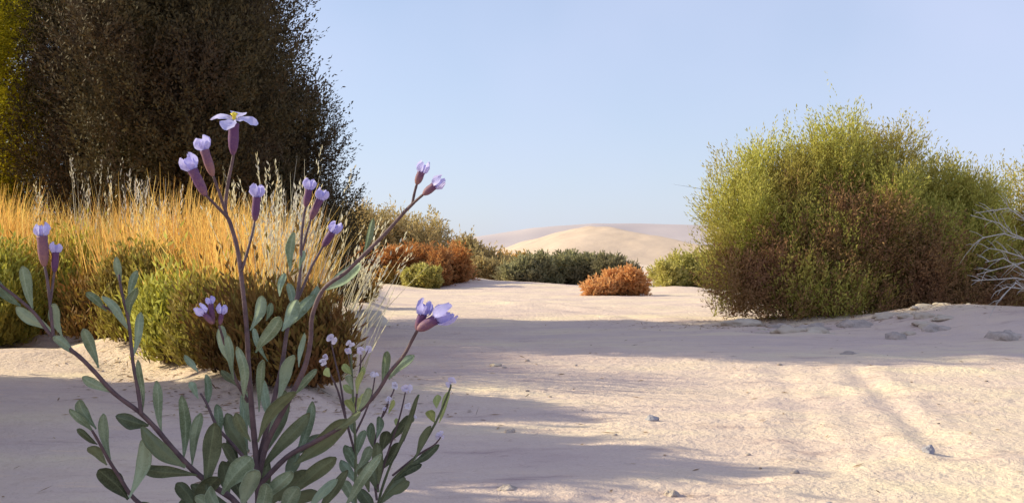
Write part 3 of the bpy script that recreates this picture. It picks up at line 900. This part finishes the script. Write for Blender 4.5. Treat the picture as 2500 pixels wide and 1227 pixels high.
def leaf_mesh(p0, p1, width, seed, fold=.25, curl=.10):
    rnd = random.Random(seed)
    p0, p1 = Vector(p0), Vector(p1)
    ax = p1 - p0
    L = ax.length
    t = ax.normalized()
    view = ((p0 + p1) / 2 - Vector((0, 0, CAM_H))).normalized()
    side = t.cross(view).normalized()
    nr = side.cross(t).normalized()
    roll = rnd.uniform(-.75, .75)
    c, s = math.cos(roll), math.sin(roll)
    side, nr = side * c + nr * s, nr * c - side * s
    w = width / max(.75, abs(c))
    n = 14
    V, Fc = [], []
    cb = rnd.uniform(-.6, 1) * curl
    cols = (-1, -.55, -.12, 0, .12, .55, 1)
    nc = len(cols)
    tw = rnd.uniform(-.7, .7)
    tone = []
    tipcurl = rnd.uniform(-.05, .14)
    ph1, ph2 = rnd.uniform(0, 6), rnd.uniform(0, 6)
    for i in range(n + 1):
        u = i / n
        k = min(1, .15 + 1.35 * max(0, u - .06) ** .85 * 1.15) if u < .55 else 1.0
        if u > .66: k = math.sqrt(max(0, 1 - ((u - .66) / .343) ** 2))
        hw = w * .5 * max(k, .04)
        c_, s_ = math.cos(tw * (u - .5)), math.sin(tw * (u - .5))
        sd_, nr_ = side * c_ + nr * s_, nr * c_ - side * s_
        ctr = p0 + ax * u + nr * (L * cb * math.sin(u * math.pi) + L * tipcurl * u ** 4) + side * (L * .035 * math.sin(u * 4 + seed))
        for j, g in enumerate(cols):
            e = 1 + (.07 * math.sin(u * 9 + (ph1 if g < 0 else ph2)) if abs(g) == 1 else 0)
            V.append(ctr + sd_ * hw * g * e + nr_ * (abs(g) ** .8 * hw * fold + .05 * hw * g * math.sin(u * 11 + ph1)))
            tone.append(1.0 if g == 0 else (.25 if abs(g) < .2 else (0 if abs(g) < 1 else .30)))
    for i in range(n):
        for j in range(nc - 1):
            a = i * nc + j
            Fc.append((a, a + 1, a + nc + 1, a + nc))
    v = np.array([tuple(p) for p in V]); f = np.array(Fc)
    # a real thickness
    nvec = np.array(tuple(nr)) * .0012
    m = len(v)
    border = list(range(0, m, nc)) + list(range(m - nc + 1, m)) + list(range(m - nc - 1, 0, -nc)) + list(range(nc - 2, 0, -1))
    V2 = np.vstack([v, v + nvec])
    faces = np.vstack([f[:, ::-1], f + m])
    rim = np.array([(border[i], border[(i + 1) % len(border)], border[(i + 1) % len(border)] + m, border[i] + m) for i in range(len(border))])
    return V2, np.vstack([faces, rim]), tone + tone

plant = thing('lilac_flower_plant', 'tall flowering plant with lilac four petal flowers and grey green spoon shaped leaves', 'plant', PROOT)
def rel(px, py, dz=0.0):
    return at(px, py, PY + dz) - PROOT

def stem(path, d0, d1, r0, r1, parent, mat='stem', name='stem'):
    n = len(path)
    pts = [rel(px, py, d0 + (d1 - d0) * i / (n - 1)) for i, (px, py) in enumerate(path)]
    # smooth it
    fine = []
    for i in range(n - 1):
        a, b = pts[max(i - 1, 0)], pts[i]
        c, d = pts[i + 1], pts[min(i + 2, n - 1)]
        for k in range(4):
            t = k / 4
            fine.append(.5 * ((2 * b) + (c - a) * t + (2 * a - 5 * b + 4 * c - d) * t * t + (3 * b - a - 3 * c + d) * t ** 3))
    fine.append(pts[-1])
    m = len(fine)
    mb = MB()
    mb.tube(fine, [(r0 + (r1 - r0) * i / (m - 1)) * .78 * (1 + .10 * math.sin(i * 2.3) * (i % 3 == 0)) for i in range(m)], 7)
    return obj(name, mb.mesh('plant_stem'), M[mat], parent)

BASE = (625, 1330)
stem([BASE, (630, 1230), (628, 1150), (620, 1060), (613, 980), (607, 900), (602, 800), (592, 700), (580, 610), (562, 545), (550, 515), (556, 450), (566, 400), (570, 376)], 0, -.03, .0075, .0032, plant)
stem([(551, 518), (535, 470), (520, 428)], -.03, -.05, .0036, .0028, plant)
stem([(555, 530), (528, 502), (503, 477)], -.03, -.08, .0036, .0028, plant)
stem([(590, 660), (608, 600), (618, 560), (622, 538)], -.02, .03, .0034, .0026, plant)
stem([(626, 1140), (650, 1050), (672, 960), (690, 880), (702, 800), (722, 735), (733, 660), (735, 590), (741, 530), (747, 503)], 0, .10, .006, .0030, plant)
stem([(735, 620), (748, 570), (759, 534)], .09, .11, .0034, .0026, plant)
stem([(715, 755), (740, 700), (758, 655), (775, 625), (789, 600)], .08, .14, .0036, .0028, plant)
stem([(630, 1170), (652, 1080), (700, 985), (742, 900), (758, 830), (762, 770), (790, 705), (840, 668), (880, 630), (940, 570), (985, 520), (1010, 495)], 0, -.12, .0065, .0034, plant)
stem([(1006, 499), (1012, 470), (1018, 448)], -.12, -.12, .003, .0026, plant)
stem([(1008, 497), (1020, 486), (1034, 474)], -.12, -.14, .003, .0026, plant)
stem([(632, 1185), (700, 1115), (760, 1082), (830, 1042), (880, 1000), (920, 958), (950, 910), (985, 868), (1005, 832), (1020, 804)], 0, -.10, .0062, .0032, plant)
stem([BASE, (580, 1230), (520, 1185), (470, 1145), (420, 1092), (381, 1045), (338, 1003), (280, 960), (233, 909), (194, 870), (148, 835), (120, 812), (85, 765), (40, 725), (-20, 680)], 0, -.10, .0072, .0030, plant)
stem([(130, 820), (122, 740), (115, 680), (108, 648)], -.08, -.06, .0036, .0028, plant)
stem([(122, 745), (128, 700), (133, 662)], -.07, -.05, .003, .0024, plant)
stem([(345, 1010), (335, 940), (324, 880), (315, 790), (297, 710), (290, 670)], -.05, -.02, .0045, .0028, plant)
stem([(315, 800), (280, 765), (250, 745)], -.03, -.06, .003, .0022, plant)
stem([BASE, (520, 1300), (400, 1260), (330, 1218), (290, 1160), (264, 1119), (241, 1077), (225, 1050)], 0, -.08, .006, .0028, plant)
stem([(606, 980), (575, 925), (552, 850), (535, 795)], 0, -.05, .0042, .0024, plant)
stem([(600, 1120), (560, 1075), (530, 1040), (505, 985), (490, 960)], 0, .05, .0042, .0024, plant)

LEAVES = [  # base, tip, width px, dark, depth
 ((130,816),(46,752),40,0,-.09), ((150,822),(132,748),34,0,-.07), ((80,752),(49,657),36,0,-.09), ((52,742),(-12,676),34,0,-.10), ((194,870),(138,824),28,0,-.08), ((240,898),(210,806),34,0,-.05),
 ((291,698),(288,632),26,0,-.02), ((312,730),(333,663),28,0,-.01), ((316,778),(333,714),27,0,-.04), ((316,802),(262,730),33,0,-.05), ((262,758),(213,716),31,0,-.06), ((323,874),(343,767),29,0,-.01), ((344,1004),(342,884),19,0,-.07),
 ((280,962),(208,923),28,0,-.08), ((363,1038),(293,1018),54,1,-.08), ((398,1052),(380,938),34,0,-.02), ((455,1134),(352,1050),52,1,-.08), ((449,1126),(447,973),36,0,-.01),
 ((227,1056),(175,1001),29,0,-.09), ((233,1048),(200,981),34,0,-.06), ((268,1121),(252,1016),32,0,-.05), ((239,1082),(193,1052),25,1,-.08), ((262,1133),(216,1094),29,1,-.09), ((318,1215),(352,1078),44,0,-.10), ((312,1219),(248,1148),62,1,-.06),
 ((480,1164),(348,1138),48,1,-.05), ((467,1134),(490,1016),36,0,.02), ((505,1196),(511,1042),56,1,-.06), ((540,1072),(524,989),32,0,.04), ((484,970),(461,934),27,0,.05), ((502,993),(502,915),26,0,.06),
 ((602,1126),(550,1012),54,1,.02), ((610,1078),(582,1014),34,1,-.04), ((542,1206),(610,1118),74,0,-.08), ((585,1142),(538,1090),38,1,.05), ((596,1240),(620,1166),54,0,-.10),
 ((634,1004),(643,883),24,0,-.03), ((676,978),(718,872),38,0,.03), ((700,974),(773,912),28,0,.05), ((628,1078),(714,966),36,1,-.04), ((639,1153),(744,1016),54,1,.02), ((725,1132),(759,987),36,0,.05), ((720,1136),(845,1036),62,1,-.02),
 ((678,1220),(816,1131),44,1,-.04), ((835,1232),(922,1131),40,0,-.12), ((750,1246),(820,1172),40,0,-.05), ((731,895),(740,817),20,0,.04), ((628,862),(678,780),46,0,-.03), ((612,806),(638,726),34,0,-.02), ((650,782),(664,742),24,0,.02),
 ((686,806),(722,734),42,0,-.02), ((702,796),(764,722),38,0,.03), ((560,886),(532,802),34,0,-.06), ((575,923),(556,826),26,0,-.03), ((599,970),(586,858),38,0,-.05), ((484,907),(453,868),22,0,.05), ((580,946),(542,903),26,1,.03),
 ((706,662),(724,572),28,0,.06), ((682,722),(692,668),27,0,.05), ((733,657),(745,612),18,0,.10), ((744,758),(771,703),32,0,.06), ((785,710),(874,646),54,0,-.06), ((880,630),(912,540),22,0,-.09),
 ((928,945),(946,863),26,0,-.10), ((948,924),(1002,868),38,0,-.07), ((560,1210),(540,1130),46,1,.0), ((655,1060),(690,1000),40,0,.06), ((620,1060),(600,960),34,0,.06), ((690,1180),(722,1100),44,1,.07), ((430,1230),(500,1190),44,1,.02), ((470,1250),(530,1175),50,1,-.02),
 ((640,1230),(700,1165),46,0,-.09), ((560,1255),(510,1200),44,0,-.09), ((690,1255),(770,1200),40,1,.03), ((870,1008),(905,950),24,0,-.10), ((625,1250),(660,1130),48,1,.06), ((600,1240),(560,1130),46,1,.07), ((575,1240),(470,1190),48,1,.05), ((640,1260),(745,1150),50,1,.07), ((500,1260),(440,1180),44,1,.04), ((540,1260),(480,1215),46,0,-.1), ((660,1270),(720,1205),48,0,-.1), ((770,1250),(850,1160),42,1,.05), ((590,1180),(560,1050),36,1,.08), ((610,1100),(585,960),34,0,.08), ((650,1110),(690,960),36,1,.08), ((610,1290),(650,1190),50,0,-.12), ((400,1250),(330,1230),40,1,.02), ((690,1120),(790,1060),38,1,.08), ((668,1050),(640,930),30,0,.09), ((655,880),(612,800),26,0,.08), ((720,745),(700,690),26,0,.10), ((820,1050),(870,1010),24,1,-.09)]
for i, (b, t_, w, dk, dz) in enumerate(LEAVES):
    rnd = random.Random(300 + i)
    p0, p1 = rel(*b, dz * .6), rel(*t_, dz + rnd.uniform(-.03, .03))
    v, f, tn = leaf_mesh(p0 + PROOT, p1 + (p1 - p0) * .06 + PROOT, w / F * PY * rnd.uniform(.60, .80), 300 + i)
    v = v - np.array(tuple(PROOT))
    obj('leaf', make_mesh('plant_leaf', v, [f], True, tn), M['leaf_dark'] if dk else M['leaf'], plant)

def petal_mesh(mb, c, out, up, L, w, droop, rnd):
    """a spoon shaped petal from c along out, lifted along up"""
    s = out.cross(up).normalized()
    n = 6
    V = []
    for i in range(n + 1):
        u = i / n
        k = [.22, .35, .62, .92, 1.0, .86, .35][i]
        ctr = c + out * (L * u) + up * (L * (.18 * math.sin(u * 2.6) - droop * u * u))
        for g in (-1, -.4, .4, 1):
            V.append(ctr + s * (w * .5 * k * g * rnd.uniform(.88, 1.1)) + up * (abs(g) * w * .10 + rnd.uniform(-.085, .085) * w) + out * (L * rnd.uniform(-.04, .04)))
    v = np.array([tuple(p) for p in V])
    f = []
    for i in range(n):
        for j in range(3):
            a = i * 4 + j
            f.append((a, a + 1, a + 5, a + 4))
    mb.add(v, f)

def flower(cb, ct, size, kind, dz, parent, seed, w_px=26):
    """calyx tube from cb to ct (photo px); kind: 'bud' closed crumpled petals, 'open' four spread petals, 'half'"""
    rnd = random.Random(seed)
    a, b = rel(*cb, dz), rel(*ct, dz - .005)
    ax = (b - a); L = ax.length; t = ax.normalized()
    r = w_px / F * PY * .44
    prof = [(0, .28), (.08, .55), (.25, .85), (.5, .98), (.8, .92), (.95, 1.0), (1.0, .92)]
    mb = MB()
    mb.tube([a + ax * u for u, k in prof], [r * k for u, k in prof], 9)
    cv = np.vstack(mb.v)
    tn = np.clip(((cv - np.array(tuple(a))) @ np.array(tuple(t))) / L, 0, 1)
    fl = obj('flower', make_mesh('calyx', cv, [np.vstack(x) for x in mb.f.values()], True, tn), M['calyx'], parent)
    s1 = t.cross(Vector((0, 1, 0))).normalized(); s2 = s1.cross(t).normalized()
    pm = MB()
    S = size / F * PY
    if kind == 'open':
        tv = (t + Vector((.05, -.42, 0))).normalized()
        s1 = tv.cross(Vector((0, 1, 0))).normalized(); s2 = s1.cross(tv).normalized()
        for k in range(4):
            th = k * math.pi / 2 + .08
            o = (s1 * math.cos(th) + s2 * math.sin(th)).normalized()
            petal_mesh(pm, b + t * .002, o, tv, S * .56, S * .40, .16, rnd)
        sm = MB()
        for k in range(5):
            o = (s1 * math.cos(k * 1.26) + s2 * math.sin(k * 1.26))
            sm.tube([b, b + t * S * .16 + o * S * .03, b + t * S * .22 + o * S * .05], [.0016, .0016, .0034], 5)
    else:
        n = 4 if kind == 'bud' else 4
        for k in range(n):
            th = k * math.pi / 2 + .5 + rnd.uniform(-.3, .3)
            o = (s1 * math.cos(th) + s2 * math.sin(th)).normalized()
            lean = .38 if kind == 'bud' else .9
            d = (t + o * lean).normalized()
            nup = (o - d * o.dot(d)).normalized() * -1
            petal_mesh(pm, b - t * .003 + o * r * .25, d, nup * -1, S * rnd.uniform(.85, 1.1), S * .62, .22 if kind == 'bud' else .6, rnd)
        for k in range(3):  # crumpled inner petals
            th = k * 2.1 + rnd.random()
            o = (s1 * math.cos(th) + s2 * math.sin(th)).normalized()
            d = (t + o * .15).normalized()
            petal_mesh(pm, b - t * .004, d, o, S * .85, S * .6, .1, rnd)
    obj('petals', pm.mesh('petals'), M['petal'], fl)
    if kind == 'open':
        obj('stamens', sm.mesh('stamens'), M['stamen'], fl)
    return fl

FL = [((569,378),(571,300),104,'open',-.03,30), ((520,430),(499,366),38,'bud',-.05,26), ((503,478),(470,414),42,'bud',-.08,28), ((622,540),(627,480),38,'bud',.03,24), ((746,505),(754,462),34,'bud',.10,22), ((758,536),(781,486),32,'bud',.11,24),
      ((788,602),(811,566),34,'bud',.14,24), ((1017,450),(1029,418),26,'half',-.12,22), ((1033,475),(1062,452),28,'half',-.14,22), ((1018,806),(1032,766),34,'half',-.10,26), ((1019,805),(1066,778),46,'half',-.11,30),
      ((109,650),(103,575),36,'bud',-.06,30), ((133,664),(136,615),28,'bud',-.05,20), ((521,790),(514,740),22,'bud',-.05,16), ((520,790),(497,764),26,'half',-.06,16), ((537,792),(541,764),26,'bud',-.05,14)]
for i, (cb, ct, s, k, dz, w) in enumerate(FL):
    flower(cb, ct, s, k, dz, plant, 500 + i, w)

# ------------------------------------------------------------------ the small pale flowered plants at its side
def small_plant(label, base_px, Y, stems, leaves, blossoms, dark, seed):
    global PY, PROOT
    rnd = random.Random(seed)
    op, orr = PY, PROOT
    PY = Y
    x, y = (base_px[0] - 1250) / F * Y, Y
    PROOT = Vector((x, y, gz(x, y) - .01))
    root = thing('white_flower_plant', label, 'plant', PROOT, None)
    for p, r in stems:
        stem(p, 0, rnd.uniform(-.06, .06), r, r * .55, root, 'leaf_dark' if r > .0035 else 'stem')
    for (b, t_, w, m) in leaves:
        dz = rnd.uniform(-.06, .06)
        v, f, tn = leaf_mesh(rel(*b, dz * .6) + PROOT, rel(*t_, dz) + PROOT, w / F * PY * .8, rnd.randint(0, 9999))
        obj('leaf', make_mesh('small_leaf', v - np.array(tuple(PROOT)), [f], True, tn), M[m], root)
    for (px, py, s) in blossoms:
        mb = MB()
        c = rel(px, py, rnd.uniform(-.05, .05))
        S = s * 1.0 / F * PY
        for k in range(9):
            o = Vector((rnd.gauss(0, 1), rnd.gauss(0, 1), rnd.gauss(.5, 1))).normalized()
            up = Vector((0, -1, .3)); up = (up - o * up.dot(o)).normalized()
            petal_mesh(mb, c, o, up, S * .55, S * .50, .1, rnd)
        obj('blossom', mb.mesh('blossom'), M['petal_white'], root)
    PY, PROOT = op, orr
    return root

small_plant('short plant with pale pink blossoms and small yellow green leaves', (866, 1300), 2.05,
  [([(866,1300),(868,1208),(868,1092),(864,1018),(860,930),(856,848)], .0042), ([(868,1110),(845,1026),(824,951),(800,902),(789,884)], .0032), ([(845,1026),(830,930),(818,880),(808,832)], .0026),
   ([(864,1020),(874,940),(880,890),(881,860)], .0026), ([(878,890),(890,870),(899,854)], .002), ([(866,1060),(890,1010),(908,960),(915,920)], .0028), ([(858,900),(852,875),(849,860)], .002)],
  [((806,918),(793,900),24,'leaf_pale'), ((858,914),(838,888),24,'leaf_pale'), ((872,925),(886,895),18,'leaf_pale'), ((862,960),(838,940),22,'leaf_pale'), ((864,1000),(868,968),34,'leaf_pale'), ((860,950),(848,915),20,'leaf'), ((874,960),(884,905),18,'leaf_pale'),
   ((864,1010),(845,975),24,'leaf_pale'), ((868,1010),(892,960),24,'leaf_pale'), ((866,1120),(850,1090),30,'leaf'), ((868,1150),(842,1085),28,'leaf'), ((868,1180),(835,1120),32,'leaf'), ((870,1110),(890,1050),26,'leaf'), ((868,1230),(838,1175),34,'leaf'), ((866,1060),(858,1020),22,'leaf'), ((870,1150),(905,1090),28,'leaf')],
  [(810,828,24), (855,840,20), (849,857,18), (880,855,18), (899,852,18), (788,883,18), (794,871,16), (915,916,22)], None, 61)
small_plant('low dark leaved plant with lilac white blossoms leaning over the shaded sand', (915, 1320), 2.12,
  [([(915,1320),(925,1220),(955,1130),(990,1060),(1023,962)], .004), ([(920,1240),(960,1170),(1010,1120),(1064,1030),(1097,953),(1100,938)], .0038), ([(920,1220),(912,1150),(915,1080),(935,1010),(958,960),(964,944)], .0032), ([(918,1200),(945,1110),(975,1020),(990,955)], .003),
   ([(958,1160),(1020,1110),(1060,1085),(1076,1066)], .003), ([(985,1075),(998,1045),(1008,1020)], .0024), ([(935,1015),(945,995),(948,978)], .002)],
  [((940,1095),(1000,1010),26,'leaf_dark'), ((955,1130),(1022,962),16,'leaf_dark'), ((994,1135),(1074,1086),26,'leaf_dark'), ((960,1170),(1030,1130),26,'leaf_dark'), ((925,1200),(890,1120),34,'leaf_dark'), ((920,1180),(925,1080),34,'leaf_dark'), ((915,1100),(900,1030),26,'leaf_dark'), ((920,1070),(924,1015),22,'leaf'), ((900,1075),(904,1040),18,'leaf'),
   ((930,1150),(975,1080),32,'leaf_dark'), ((925,1230),(985,1160),34,'leaf_dark'), ((918,1260),(880,1190),36,'leaf_dark'), ((940,1210),(1000,1175),28,'leaf_dark'), ((950,1010),(960,975),14,'leaf_pale'), ((990,1040),(1005,1012),18,'leaf_dark'), ((1066,995),(1066,962),24,'leaf_pale'), ((1062,1030),(1044,1004),28,'leaf_pale'), ((1070,1030),(1098,955),18,'leaf_pale'), ((978,1050),(966,1020),12,'leaf_pale'),
   ((1010,1120),(1052,1040),22,'leaf_dark'), ((930,1110),(945,1050),30,'leaf_dark'), ((900,1200),(870,1130),30,'leaf_dark')],
  [(965,941,20), (992,949,30), (948,976,18), (996,991,16), (1008,1018,18), (1101,933,26), (1076,1063,24), (940,1000,14)], None, 62)

# ------------------------------------------------------------------ plant litter under the bushes
def litter():
    rg = np.random.default_rng(99)
    L_ = []
    spots = [(bx, by - .55, .95, .35, 900), (b2x - .1, b2y - .5, .6, .35, 900), (3.0, 8.2, 1.0, .25, 900), (gnd(1830, 800)[0], gnd(1830, 800)[1], .30, .18, 300), (gnd(2420, 800)[0], gnd(2420, 800)[1] + .1, .5, .4, 500)]
    for px, py in [(60, 868), (200, 868), (330, 900), (450, 928), (560, 960), (680, 992), (760, 1000), (810, 930), (850, 800)]:
        g = gnd(px, py); spots.append((g[0], g[1], .22, .10, 160))
    spots += [(1.2, 5.5, 1.6, 2.0, 260), (0.2, 3.2, .9, .8, 120)]
    for x, y, sx, sy, n in spots:
        L_.append(np.stack([rg.normal(x, sx, n), rg.normal(y, sy, n)], 1))
    P2 = np.vstack(L_)
    n = len(P2)
    P = np.column_stack([P2, height(P2[:, 0], P2[:, 1]) + .003])
    D = np.column_stack([rg.normal(size=(n, 2)), rg.normal(0, .12, n)])
    v, f = leaf_quads(P, D, rg.uniform(.012, .055, n), rg.uniform(.003, .010, n), rg=rg, hexa=False, face=np.array([[0, 0, 1.5]]))
    tag(obj('plant_litter', make_mesh('plant_litter', v, [f]), M['litter']), 'dry brown leaf and twig litter strewn under the bushes and along the bank', 'litter', kind='stuff')
M['litter'] = foliage_mat('litter', [(.16, .10, .06, 1), (.26, .17, .10, 1), (.34, .24, .15, 1), (.10, .065, .045, 1)], (.20, .12, .07, 1), .1, 5)
litter()
